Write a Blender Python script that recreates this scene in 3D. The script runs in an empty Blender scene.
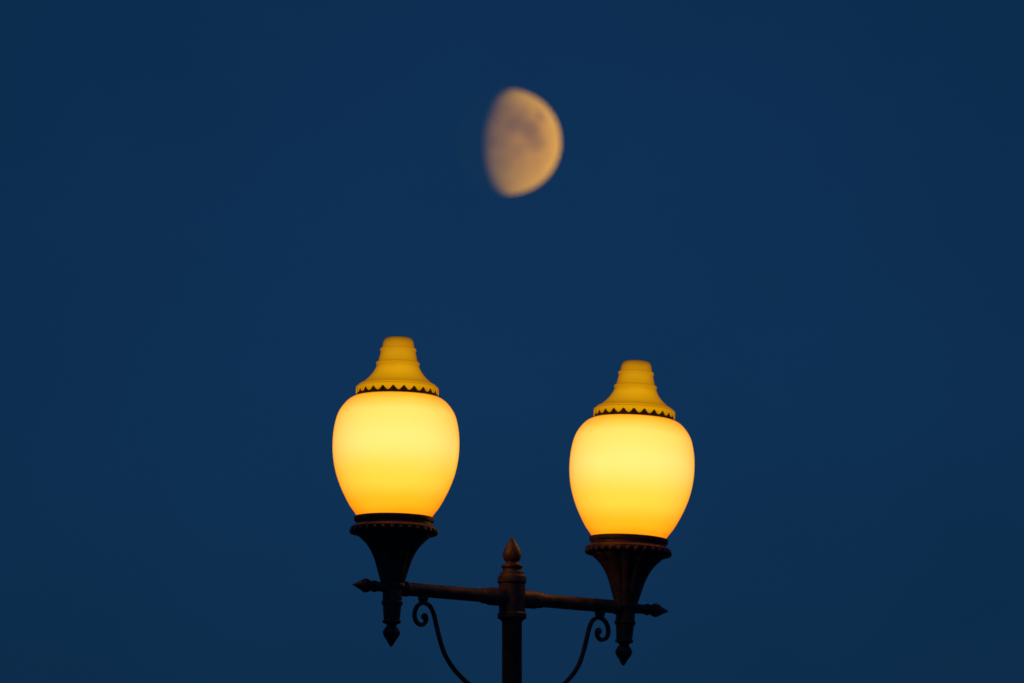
import bpy, math, random
from mathutils import Matrix, Vector
random.seed(4)
S = bpy.context.scene
S.view_settings.view_transform = 'Standard'
S.view_settings.look = 'None'
S.view_settings.exposure = 0

# ---------------------------------------------------------------- helpers
def new_mat(name):
    m = bpy.data.materials.new(name); m.use_nodes = True
    nt = m.node_tree; nt.nodes.clear()
    out = nt.nodes.new('ShaderNodeOutputMaterial')
    return m, nt, out
def N(nt, t, **kw):
    n = nt.nodes.new(t)
    for k, v in kw.items(): setattr(n, k, v)
    return n
def L(nt, a, b): nt.links.new(a, b)
def ramp(nt, pts, interp='EASE'):
    r = nt.nodes.new('ShaderNodeValToRGB'); r.color_ramp.interpolation = interp
    e = r.color_ramp.elements
    e[0].position, e[0].color = pts[0][0], (*pts[0][1], 1)
    e[1].position, e[1].color = pts[-1][0], (*pts[-1][1], 1)
    for p, c in pts[1:-1]:
        x = e.new(p); x.color = (*c, 1)
    return r
def mesh_obj(name, verts, faces, mat, parent=None, M=None, smooth=True, autos=35):
    me = bpy.data.meshes.new(name); me.from_pydata(verts, [], faces); me.validate()
    o = bpy.data.objects.new(name, me); S.collection.objects.link(o)
    if mat: me.materials.append(mat)
    if smooth:
        me.polygons.foreach_set('use_smooth', [True]*len(me.polygons))
        me.set_sharp_from_angle(angle=math.radians(autos))
    if parent: o.parent = parent
    if M is not None: o.matrix_basis = M
    return o
def smooth_profile(p, sub=6):
    """Catmull-Rom through (r,z) points; a repeated point makes a hard corner."""
    out = []
    n = len(p)
    for i in range(n-1):
        if p[i] == p[i+1]: continue
        p0 = p[i-1] if i > 0 else p[i]; p3 = p[i+2] if i+2 < n else p[i+1]
        p1, p2 = p[i], p[i+1]
        for k in range(sub):
            t = k/sub
            q = [0.5*((2*p1[j])+(-p0[j]+p2[j])*t+(2*p0[j]-5*p1[j]+4*p2[j]-p3[j])*t*t+(-p0[j]+3*p1[j]-3*p2[j]+p3[j])*t**3) for j in (0, 1)]
            out.append((max(q[0], 0), q[1]))
    out.append(p[-1]); return out
def lathe(prof, seg=64, mod=None, axis='Z'):
    V, F = [], []
    for (r, z) in prof:
        for s in range(seg):
            a = 2*math.pi*s/seg
            rr = r*(mod(a, z) if mod else 1)
            v = (rr*math.cos(a), rr*math.sin(a), z)
            if axis == 'X': v = (z, v[0], v[1])
            V.append(v)
    for i in range(len(prof)-1):
        for s in range(seg):
            a = i*seg+s; b = i*seg+(s+1) % seg
            F.append((a, a+seg, b+seg, b))
    for idx, i in ((0, 0), (1, len(prof)-1)):
        if prof[i][0] > 1e-6:
            f = [i*seg+s for s in range(seg)]
            F.append(tuple(f) if idx == 0 else tuple(reversed(f)))
    return V, F
def fixn(o):
    import bmesh
    bm = bmesh.new(); bm.from_mesh(o.data)
    bmesh.ops.remove_doubles(bm, verts=bm.verts, dist=1e-6)
    bmesh.ops.recalc_face_normals(bm, faces=bm.faces)
    bm.to_mesh(o.data); bm.free()
    o.data.set_sharp_from_angle(angle=math.radians(35))

# ---------------------------------------------------------------- layout
LENS = 418.0
FPX = 1024*LENS/36
CAMZ = 1.65
D = 37.55                     # horizontal distance camera -> post
EL = math.radians(6.5)
ZA = CAMZ + D*math.tan(EL)    # height of the cross arm
YAW = math.radians(37)
K = 0.00319                   # metres per measured unit
CU = K/math.cos(YAW)
RL = 117*CU

# ---------------------------------------------------------------- materials
def metal(name, col, rough=0.5, metallic=0.3):
    m, nt, out = new_mat(name)
    tc = N(nt, 'ShaderNodeTexCoord')
    n1 = N(nt, 'ShaderNodeTexNoise'); n1.inputs['Scale'].default_value = 28; n1.inputs['Detail'].default_value = 8
    L(nt, tc.outputs['Object'], n1.inputs['Vector'])
    c2 = tuple(min(1, x) for x in (col[0]*1.9, col[1]*1.45, col[2]*1.3))
    c0 = tuple(x*0.55 for x in col)
    r = ramp(nt, [(0.35, c0), (0.52, col), (0.72, c2)], 'LINEAR'); L(nt, n1.outputs['Fac'], r.inputs[0])
    n2 = N(nt, 'ShaderNodeTexNoise'); n2.inputs['Scale'].default_value = 190; n2.inputs['Detail'].default_value = 4
    L(nt, tc.outputs['Object'], n2.inputs['Vector'])
    b = N(nt, 'ShaderNodeBump'); b.inputs['Strength'].default_value = 0.35; b.inputs['Distance'].default_value = 0.002
    L(nt, n2.outputs['Fac'], b.inputs['Height'])
    p = N(nt, 'ShaderNodeBsdfPrincipled'); p.inputs['Roughness'].default_value = rough; p.inputs['Metallic'].default_value = metallic
    L(nt, r.outputs[0], p.inputs['Base Color']); L(nt, b.outputs[0], p.inputs['Normal'])
    L(nt, p.outputs[0], out.inputs[0])
    return m
m_iron = metal('bronze_painted_iron', (0.22, 0.080, 0.062))
m_dark = metal('dark_iron', (0.145, 0.066, 0.055))
m_trim = metal('dark_brown_trim', (0.035, 0.014, 0.006), 0.7, 0.0)

def glow(name, pts, z0, z1, edge, edge_pow, strength, noise_amt=0.08, nscale=9, base=(0.2, 0.11, 0.02), rough=0.35, spec=0.5):
    """Emissive shell standing in for light from inside: painted brightness by height, oranger at grazing view."""
    m, nt, out = new_mat(name)
    tc = N(nt, 'ShaderNodeTexCoord'); sp = N(nt, 'ShaderNodeSeparateXYZ'); L(nt, tc.outputs['Object'], sp.inputs[0])
    mr = N(nt, 'ShaderNodeMapRange'); mr.inputs['From Min'].default_value = z0; mr.inputs['From Max'].default_value = z1
    L(nt, sp.outputs['Z'], mr.inputs['Value'])
    no = N(nt, 'ShaderNodeTexNoise'); no.inputs['Scale'].default_value = nscale; no.inputs['Detail'].default_value = 2
    L(nt, tc.outputs['Object'], no.inputs['Vector'])
    ms = N(nt, 'ShaderNodeMath', operation='MULTIPLY_ADD'); ms.inputs[1].default_value = noise_amt; ms.inputs[2].default_value = -noise_amt/2
    L(nt, no.outputs['Fac'], ms.inputs[0])
    ad = N(nt, 'ShaderNodeMath', operation='ADD'); L(nt, mr.outputs[0], ad.inputs[0]); L(nt, ms.outputs[0], ad.inputs[1])
    r = ramp(nt, pts); L(nt, ad.outputs[0], r.inputs[0])
    lw = N(nt, 'ShaderNodeLayerWeight'); lw.inputs['Blend'].default_value = 0.5
    pw = N(nt, 'ShaderNodeMath', operation='POWER'); pw.inputs[1].default_value = edge_pow; L(nt, lw.outputs['Facing'], pw.inputs[0])
    mx = N(nt, 'ShaderNodeMix', data_type='RGBA', blend_type='MULTIPLY')
    L(nt, pw.outputs[0], mx.inputs[0]); L(nt, r.outputs[0], mx.inputs[6]); mx.inputs[7].default_value = (*edge, 1)
    em = N(nt, 'ShaderNodeEmission'); em.inputs['Strength'].default_value = strength; L(nt, mx.outputs[2], em.inputs[0])  # surface emits the painted gradient itself; no light sits inside
    df = N(nt, 'ShaderNodeBsdfPrincipled'); df.inputs['Base Color'].default_value = (*base, 1); df.inputs['Roughness'].default_value = rough
    df.inputs['Specular IOR Level'].default_value = spec
    a = N(nt, 'ShaderNodeAddShader'); L(nt, em.outputs[0], a.inputs[0]); L(nt, df.outputs[0], a.inputs[1])
    L(nt, a.outputs[0], out.inputs[0])
    return m
Y0 = 587
def yy(y):
    """small drop of the middle parts, easing out to the ends"""
    if y < 345 or y > 570: return y
    if y < 385: return y + 3*(y-345)/40
    if y > 530: return y + 3*(570-y)/40
    return y+3
def H(y): return (Y0-yy(y))*K
def P(pts): return [(r*K, H(y)) for r, y in pts]
m_globe = glow('opal_glass_globe',
    [(0.0, (1.0, 0.34, 0.004)), (0.09, (1.0, 0.47, 0.012)), (0.28, (1.0, 0.63, 0.055)), (0.60, (1.0, 0.755, 0.185)), (0.82, (1.0, 0.725, 0.14)), (1.0, (1.0, 0.56, 0.03))],
    H(515), H(393), (0.80, 0.40, 0.03), 1.5, 1.18, 0.06, 6)
m_cap = glow('glowing_cap',
    [(0.0, (0.60, 0.245, 0.001)), (0.10, (0.76, 0.34, 0.001)), (0.40, (0.86, 0.41, 0.004)), (0.56, (0.62, 0.27, 0.002)), (0.70, (0.68, 0.31, 0.004)), (0.86, (0.56, 0.235, 0.003)), (1.0, (0.30, 0.12, 0.003))],
    H(392), H(337), (0.34, 0.22, 0.2), 1.3, 0.95, 0.10, 14, base=(0.08, 0.032, 0.002), rough=0.6, spec=0.08)  # cap glow painted as emission by height, darkened at grazing edges

# ---------------------------------------------------------------- street lamp
lamp = bpy.data.objects.new('street_lamp', None); S.collection.objects.link(lamp)
lamp.rotation_euler = (0, 0, YAW)

def build_head(u, lean_deg, tag, rz):
    ax = Matrix.Rotation(-YAW, 3, 'Z') @ Vector((0, 1, 0))
    M = Matrix.Translation((u, 0, ZA)) @ Matrix.Rotation(math.radians(lean_deg), 4, ax) @ Matrix.Rotation(math.radians(rz), 4, 'Z')
    g = P([(36, 516.5), (38.5, 511), (45.5, 501), (53.6, 485), (59, 470), (62, 455), (62.8, 440), (61.6, 425), (58, 411), (51.5, 401), (45, 395.5), (38, 393), (30, 392)])
    o = mesh_obj('globe_'+tag, *lathe(smooth_profile(g, 6), 96), m_globe, lamp, M); fixn(o)
    c = P([(38.5, 387.3), (40.6, 386.6), (41.2, 385.4), (40.6, 384.0), (40.6, 384.0), (39, 383.2), (38.4, 382.2), (38.4, 382.2), (32.6, 378.8), (27.2, 374.0), (23.2, 369), (20.8, 364), (20.8, 364),
           (21.6, 363), (21.2, 361), (19.4, 360.4), (19.4, 360.4), (18, 354.5), (17.2, 351), (17.2, 351), (18, 350), (17.6, 348.2), (16, 347.8), (16, 347.8), (15.2, 343), (14.4, 340.4), (12.8, 338.4), (9, 337.2), (0, 336.8)])
    o = mesh_obj('cap_'+tag, *lathe(smooth_profile(c, 4), 96), m_cap, lamp, M); fixn(o)
    # dark band under the cap, with the cap's scalloped hem hanging over it
    bd = P([(38, 386.4), (39.8, 386.4), (39.8, 386.4), (39.8, 394.6), (39.8, 394.6), (38, 394.8)])
    o = mesh_obj('cap_band_'+tag, *lathe(bd, 96), m_trim, lamp, M); fixn(o)
    V, F = [], []; n = 24; sub = 12; tot = n*sub
    for s in range(tot):
        a = 2*math.pi*s/tot; t = (s % sub)/sub
        bot = 386.3 + 4.8*abs(math.sin(math.pi*t))**1.3
        for rr in (40.2, 41.1):
            V.append((rr*K*math.cos(a), rr*K*math.sin(a), H(385.8))); V.append((rr*K*math.cos(a), rr*K*math.sin(a), H(bot)))
    for s in range(tot):
        i = 4*s; j = 4*((s+1) % tot)
        F += [(i+2, i+3, j+3, j+2), (i, j, j+1, i+1), (i+1, j+1, j+3, i+3), (i, i+2, j+2, j)]
    o = mesh_obj('cap_scallops_'+tag, V, F, m_cap, lamp, M, smooth=False); fixn(o)
    # collar & flange
    f = P([(33, 517), (39.0, 514), (39.8, 515), (39.4, 518), (39.4, 518), (38, 519), (38, 521.5), (38, 521.5), (41, 523), (42.6, 524.2), (43, 526), (42.2, 528), (42.2, 528), (39.5, 529.5), (36.5, 531.5), (36.5, 531.5), (30, 531.5)])
    o = mesh_obj('flange_'+tag, *lathe(smooth_profile(f, 4), 96), m_iron, lamp, M); fixn(o)
    V, F = [], []; nb = 30
    for k in range(nb):      # beading under the flange lip
        a = 2*math.pi*k/nb; base = len(V)
        cx, cy, cz = 41.2*K*math.cos(a), 41.2*K*math.sin(a), H(528.2)
        for i in range(7):
            th = math.pi*i/6
            for j in range(8):
                ph = 2*math.pi*j/8
                V.append((cx+3.0*K*math.sin(th)*math.cos(ph), cy+3.0*K*math.sin(th)*math.sin(ph), cz+3.0*K*math.cos(th)))
        for i in range(6):
            for j in range(8):
                F.append((base+i*8+j, base+(i+1)*8+j, base+(i+1)*8+(j+1) % 8, base+i*8+(j+1) % 8))
    o = mesh_obj('beading_'+tag, V, F, m_iron, lamp, M); fixn(o)
    # fluted bell
    b = P([(36, 530.5), (36, 533), (32.5, 536.5), (27.5, 542), (23, 549), (19, 558), (16, 568), (13.4, 577), (11.6, 583), (11.6, 583), (12.3, 584.5), (12, 587), (10.5, 588)])
    def flute(a, z):
        w = min(1, max(0, (z-H(581))/(H(560)-H(581))))
        return 1 - 0.12*w*(1-abs(math.cos(6*a)))
    o = mesh_obj('bell_'+tag, *lathe(smooth_profile(b, 5), 144, flute), m_dark, lamp, M); fixn(o)
    s = P([(9.6, 580), (9.6, 600), (9.6, 600), (10.6, 601), (10.6, 603), (10, 604), (9.2, 605), (8.6, 612), (8, 619), (8, 619), (9, 620), (8.8, 622), (6, 623), (4.8, 625), (4.8, 625), (7.2, 628), (8.6, 631.5), (7.2, 635.5), (4.2, 640), (2, 644), (0, 646)])
    o = mesh_obj('pendant_'+tag, *lathe(smooth_profile(s, 4), 40), m_dark, lamp, M); fixn(o)

build_head(-RL*1.010, 1.3, 'a', 3)
build_head(RL*0.975, 2.6, 'b', -8)

MA = Matrix.Translation((0, 0, ZA))
e = -RL
arm = [(0, e-41*CU), (1.8, e-37.5*CU), (4.6, e-32*CU), (7.0, e-27.5*CU), (5.0, e-23*CU), (3, e-21*CU), (3, e-21*CU), (5.6, e-20*CU), (5.6, e-17.6*CU), (4.6, e-16.6*CU), (4.6, e-16.6*CU), (5.0, e-8*CU), (5.4, e+2*CU),
       (6.6, e+9*CU), (6.6, e+9*CU), (7.6, e+10.5*CU), (7.6, e+13*CU), (6.7, e+14*CU), (6.7, e+14*CU), (6.7, -30*CU), (6.7, -30*CU), (7.8, -28.8*CU), (8.0, -25*CU), (9.0, -22*CU), (9.0, -12*CU), (9.0, 0)]
prof = smooth_profile([(r*K, x) for r, x in arm], 4)
prof = prof + [(r, -x) for r, x in reversed(prof[:-1])]
o = mesh_obj('cross_arm', *lathe(prof, 40, axis='X'), m_iron, lamp, MA); fixn(o)

# post, hub, finial
def PP(pts): return [(r*K, (598.5-y)*K) for r, y in pts]
post = PP([(14, 577), (14.4, 578.5), (14.4, 583), (13.2, 584.5), (13.2, 584.5), (13.2, 613), (13.2, 613), (14.6, 614.5), (14.6, 618.5), (11, 621), (10, 623), (10, 623)])
post += [(10.0*K, -1.2), (10.4*K, -1.2), (15*K, -1.22), (15*K, -1.26), (11.5*K, -1.29), (12.5*K, -ZA+1.15), (18*K, -ZA+1.10), (18*K, -ZA+1.0), (24*K, -ZA+0.9), (27*K, -ZA+0.35), (38*K, -ZA+0.30), (40*K, -ZA+0.16), (48*K, -ZA+0.14), (48*K, -ZA+0.10)]
o = mesh_obj('post', *lathe(post, 64), m_dark, lamp, MA); fixn(o)
fin = PP([(14, 577.5), (12.6, 576), (12.2, 573), (12.2, 573), (9.5, 572), (9.2, 569), (9.2, 569), (10.6, 568), (10.4, 565.5), (7.2, 564.5), (5.8, 562.5), (5.8, 562.5), (8.2, 560), (9.2, 555.5), (8.2, 550.5), (5.4, 545), (2.6, 540.5), (0, 537)])
o = mesh_obj('finial', *lathe(smooth_profile(fin, 4), 48), m_iron, lamp, MA); fixn(o)

# scroll brackets
pts = [(-85.5, -25), (-85.2, -30), (-89, -34.5), (-94.5, -32), (-96.5, -24.5), (-94, -16.5), (-88, -12.5), (-81.5, -15), (-77.5, -23), (-74.5, -35.5), (-70.5, -51), (-65.5, -64), (-57, -76.5), (-45, -88), (-30, -97), (-18, -101), (-9, -102)]
def sweep(pts, tk, w):
    c = []
    n = len(pts)
    for i in range(n-1):
        p0 = pts[max(i-1, 0)]; p1 = pts[i]; p2 = pts[i+1]; p3 = pts[min(i+2, n-1)]
        for k in range(6):
            t = k/6
            c.append([0.5*((2*p1[j])+(-p0[j]+p2[j])*t+(2*p0[j]-5*p1[j]+4*p2[j]-p3[j])*t*t+(-p0[j]+3*p1[j]-3*p2[j]+p3[j])*t**3) for j in (0, 1)])
    c.append(list(pts[-1]))
    V, F = [], []; m = len(c); sec = 10
    for i, p in enumerate(c):
        a = c[max(i-1, 0)]; b = c[min(i+1, m-1)]
        d = Vector((b[0]-a[0], b[1]-a[1])).normalized(); nn = Vector((-d.y, d.x))
        for k in range(sec):
            th = 2*math.pi*k/sec
            cx = math.copysign(abs(math.cos(th))**0.5, math.cos(th)); sy = math.copysign(abs(math.sin(th))**0.5, math.sin(th))
            V.append((p[0]+nn.x*cx*tk, sy*w, p[1]+nn.y*cx*tk))
    for i in range(m-1):
        for k in range(sec):
            F.append((i*sec+k, i*sec+(k+1) % sec, (i+1)*sec+(k+1) % sec, (i+1)*sec+k))
    F.append(tuple(range(sec))); F.append(tuple(reversed(range((m-1)*sec, m*sec))))
    return V, F
for sg, tag in ((-1, 'a'), (1, 'b')):
    pp = [(-sg*p[0]*CU, p[1]*K) for p in pts]
    o = mesh_obj('scroll_bracket_'+tag, *sweep(pp, 0.0064, 0.0064), m_dark, lamp, MA, autos=60); fixn(o)
    bd = [(5.2*K*math.sin(math.pi*i/10), 5.2*K*math.cos(math.pi*i/10)) for i in range(11)]
    o = mesh_obj('scroll_eye_'+tag, *lathe(bd, 20), m_dark, lamp, Matrix.Translation((sg*86.5*CU, 0, ZA-26*K)) @ Matrix.Scale(0.7, 4)); fixn(o)
    cl = [(4.4*K, -13*K), (4.4*K, -10*K), (5.2*K, -9.5*K), (5.2*K, -5*K)]
    o = mesh_obj('scroll_clip_'+tag, *lathe(cl, 24), m_dark, lamp, Matrix.Translation((sg*88*CU, 0, ZA))); fixn(o)

# ---------------------------------------------------------------- ground & pavement (below the frame)
m, nt, out = new_mat('asphalt')
tc = N(nt, 'ShaderNodeTexCoord'); no = N(nt, 'ShaderNodeTexNoise'); no.inputs['Scale'].default_value = 3; no.inputs['Detail'].default_value = 10
L(nt, tc.outputs['Object'], no.inputs['Vector']); r = ramp(nt, [(0.3, (0.035, 0.036, 0.038)), (0.7, (0.065, 0.063, 0.06))]); L(nt, no.outputs[0], r.inputs[0])
p = N(nt, 'ShaderNodeBsdfPrincipled'); p.inputs['Roughness'].default_value = 0.9; L(nt, r.outputs[0], p.inputs['Base Color']); L(nt, p.outputs[0], out.inputs[0])
R = 4000; ring = [(R*math.cos(2*math.pi*i/96), R*math.sin(2*math.pi*i/96), 0) for i in range(96)]
mesh_obj('ground', ring, [tuple(range(96))], m, smooth=False)
m2, nt, out = new_mat('paving')
tc = N(nt, 'ShaderNodeTexCoord'); br = N(nt, 'ShaderNodeTexBrick'); br.inputs['Scale'].default_value = 2
br.inputs['Color1'].default_value = (0.26, 0.24, 0.22, 1); br.inputs['Color2'].default_value = (0.2, 0.19, 0.18, 1); br.inputs['Mortar'].default_value = (0.07, 0.07, 0.07, 1); br.inputs['Mortar Size'].default_value = 0.012
L(nt, tc.outputs['Object'], br.inputs['Vector'])
p = N(nt, 'ShaderNodeBsdfPrincipled'); p.inputs['Roughness'].default_value = 0.85; L(nt, br.outputs[0], p.inputs['Base Color']); L(nt, p.outputs[0], out.inputs[0])
a, b, h = 40, 2.5, 0.12
mesh_obj('pavement', [(-a, -b, -0.05), (a, -b, -0.05), (a, b, -0.05), (-a, b, -0.05), (-a, -b, h), (a, -b, h), (a, b, h), (-a, b, h)],
         [(4, 5, 6, 7), (0, 1, 5, 4), (1, 2, 6, 5), (2, 3, 7, 6), (3, 0, 4, 7)], m2, smooth=False)

# ---------------------------------------------------------------- camera
cam = bpy.data.cameras.new('camera'); co = bpy.data.objects.new('camera', cam); S.collection.objects.link(co); S.camera = co
PITCH = EL + math.atan((598-341.5)/FPX)
co.location = (0, -D, CAMZ); co.rotation_euler = (math.pi/2+PITCH, 0, 0)
cam.lens = LENS; cam.sensor_width = 36; cam.clip_start = 0.5; cam.clip_end = 60000
cam.dof.use_dof = True; cam.dof.focus_distance = D/math.cos(EL) - 2.5; cam.dof.aperture_fstop = 14

# ---------------------------------------------------------------- moon (a real sphere far beyond the ground, lit by the set sun)
MD = 20000.0
mel = PITCH + math.atan((341.5-142)/FPX); maz = math.atan((508-512)/FPX)
mdir = Vector((math.sin(maz)*math.cos(mel), math.cos(maz)*math.cos(mel), math.sin(mel)))
mr_ = MD*52.3/FPX
V, F = lathe([(math.sin(math.pi*i/64)*1.0, -math.cos(math.pi*i/64)) for i in range(65)], 128)
m3, nt, out = new_mat('lunar_surface')
tc = N(nt, 'ShaderNodeTexCoord')
no = N(nt, 'ShaderNodeTexNoise'); no.inputs['Scale'].default_value = 3.0; no.inputs['Detail'].default_value = 8; no.inputs['Roughness'].default_value = 0.65
L(nt, tc.outputs['Object'], no.inputs['Vector'])
acc = None
for (x, z, rad, s) in [(-0.12, 0.42, 0.32, .6), (0.12, 0.20, 0.26, .75), (0.42, 0.12, 0.28, .8), (0.62, 0.40, 0.15, .75), (0.30, 0.42, 0.20, .6), (0.55, -0.12, 0.24, .6), (-0.10, -0.05, 0.30, .5), (0.15, -0.3, 0.22, .4), (-0.1, -0.5, 0.2, .3)]:
    y = -math.sqrt(max(0, 1-x*x-z*z))
    d = N(nt, 'ShaderNodeVectorMath', operation='DISTANCE'); d.inputs[1].default_value = (x, y, z); L(nt, tc.outputs['Object'], d.inputs[0])
    q = N(nt, 'ShaderNodeMapRange', interpolation_type='SMOOTHSTEP'); q.inputs['From Min'].default_value = rad*0.4; q.inputs['From Max'].default_value = rad*1.3
    q.inputs['To Min'].default_value = s; q.inputs['To Max'].default_value = 0; L(nt, d.outputs['Value'], q.inputs['Value'])
    if acc is None: acc = q.outputs[0]
    else:
        mm = N(nt, 'ShaderNodeMath', operation='MAXIMUM'); L(nt, acc, mm.inputs[0]); L(nt, q.outputs[0], mm.inputs[1]); acc = mm.outputs[0]
ns = N(nt, 'ShaderNodeMath', operation='MULTIPLY_ADD'); ns.inputs[1].default_value = 1.5; ns.inputs[2].default_value = -0.75; L(nt, no.outputs['Fac'], ns.inputs[0])
sm = N(nt, 'ShaderNodeMath', operation='ADD'); L(nt, acc, sm.inputs[0]); L(nt, ns.outputs[0], sm.inputs[1])
r = ramp(nt, [(0.0, (0.62, 0.315, 0.004)), (0.9, (0.37, 0.175, 0.003))], 'LINEAR'); L(nt, sm.outputs[0], r.inputs[0])
df = N(nt, 'ShaderNodeBsdfDiffuse'); df.inputs['Roughness'].default_value = 1.0; L(nt, r.outputs[0], df.inputs['Color'])
tr = N(nt, 'ShaderNodeBsdfTransparent'); tr.inputs['Color'].default_value = (0.72, 0.86, 0.97, 1)     # sky shows through as the lit air in front; tint offsets skylight on disc
ad = N(nt, 'ShaderNodeAddShader'); L(nt, df.outputs[0], ad.inputs[0]); L(nt, tr.outputs[0], ad.inputs[1])
ge = N(nt, 'ShaderNodeNewGeometry'); tr2 = N(nt, 'ShaderNodeBsdfTransparent')
mx = N(nt, 'ShaderNodeMixShader'); L(nt, ge.outputs['Backfacing'], mx.inputs[0]); L(nt, ad.outputs[0], mx.inputs[1]); L(nt, tr2.outputs[0], mx.inputs[2])
L(nt, mx.outputs[0], out.inputs[0])
moon = mesh_obj('moon', V, F, m3); fixn(moon)
moon.location = co.location + mdir*MD; moon.scale = (mr_,)*3

# ---------------------------------------------------------------- sun: already below the horizon, still reaching the moon
Vd = -mdir
right = Vector((1, 0, 0)); up = right.cross(mdir).normalized()
ph = math.radians(61.5); ti = math.radians(-2.7)
Rt = right*math.cos(ti)+up*math.sin(ti)
Sd = (Vd*math.cos(ph)+Rt*math.sin(ph)).normalized()
sl = bpy.data.lights.new('sun', 'SUN'); sl.energy = 4.1; sl.angle = math.radians(0.5); sl.color = (1, 0.95, 0.86)
so = bpy.data.objects.new('sun', sl); S.collection.objects.link(so)
so.rotation_euler = Sd.to_track_quat('Z', 'Y').to_euler()

# ---------------------------------------------------------------- dusk sky
w = bpy.data.worlds.new('World'); S.world = w; w.use_nodes = True
nt = w.node_tree; nt.nodes.clear()
out = N(nt, 'ShaderNodeOutputWorld'); bg = N(nt, 'ShaderNodeBackground'); bg.inputs['Strength'].default_value = 1.0
tc = N(nt, 'ShaderNodeTexCoord')
sp = N(nt, 'ShaderNodeSeparateXYZ'); L(nt, tc.outputs['Generated'], sp.inputs[0])
r = ramp(nt, [(0.0, (0.0045, 0.022, 0.050)), (0.10, (0.0045, 0.0285, 0.076)), (0.13, (0.0046, 0.0305, 0.090)), (0.165, (0.0044, 0.0285, 0.087)), (1.0, (0.002, 0.011, 0.042))], 'LINEAR')
L(nt, sp.outputs['Z'], r.inputs[0])
dt = N(nt, 'ShaderNodeVectorMath', operation='DISTANCE'); L(nt, tc.outputs['Generated'], dt.inputs[0])
cdir = Vector((0, math.cos(PITCH+0.002), math.sin(PITCH+0.002))); dt.inputs[1].default_value = cdir
q = N(nt, 'ShaderNodeMapRange', interpolation_type='SMOOTHSTEP'); q.inputs['From Min'].default_value = 0.0; q.inputs['From Max'].default_value = 0.066
q.inputs['To Min'].default_value = 1.04; q.inputs['To Max'].default_value = 0.87; L(nt, dt.outputs['Value'], q.inputs['Value'])  # vignette painted into the sky: brighter near the view axis, darker outward
no = N(nt, 'ShaderNodeTexNoise'); no.inputs['Scale'].default_value = 60; no.inputs['Detail'].default_value = 3; L(nt, tc.outputs['Generated'], no.inputs['Vector'])
na = N(nt, 'ShaderNodeMath', operation='MULTIPLY_ADD'); na.inputs[1].default_value = 0.14; na.inputs[2].default_value = -0.07; L(nt, no.outputs['Fac'], na.inputs[0])
aa = N(nt, 'ShaderNodeMath', operation='ADD'); L(nt, q.outputs[0], aa.inputs[0]); L(nt, na.outputs[0], aa.inputs[1])
vm = N(nt, 'ShaderNodeVectorMath', operation='SCALE'); L(nt, r.outputs[0], vm.inputs[0]); L(nt, aa.outputs[0], vm.inputs['Scale'])
L(nt, vm.outputs[0], bg.inputs[0]); L(nt, bg.outputs[0], out.inputs[0])
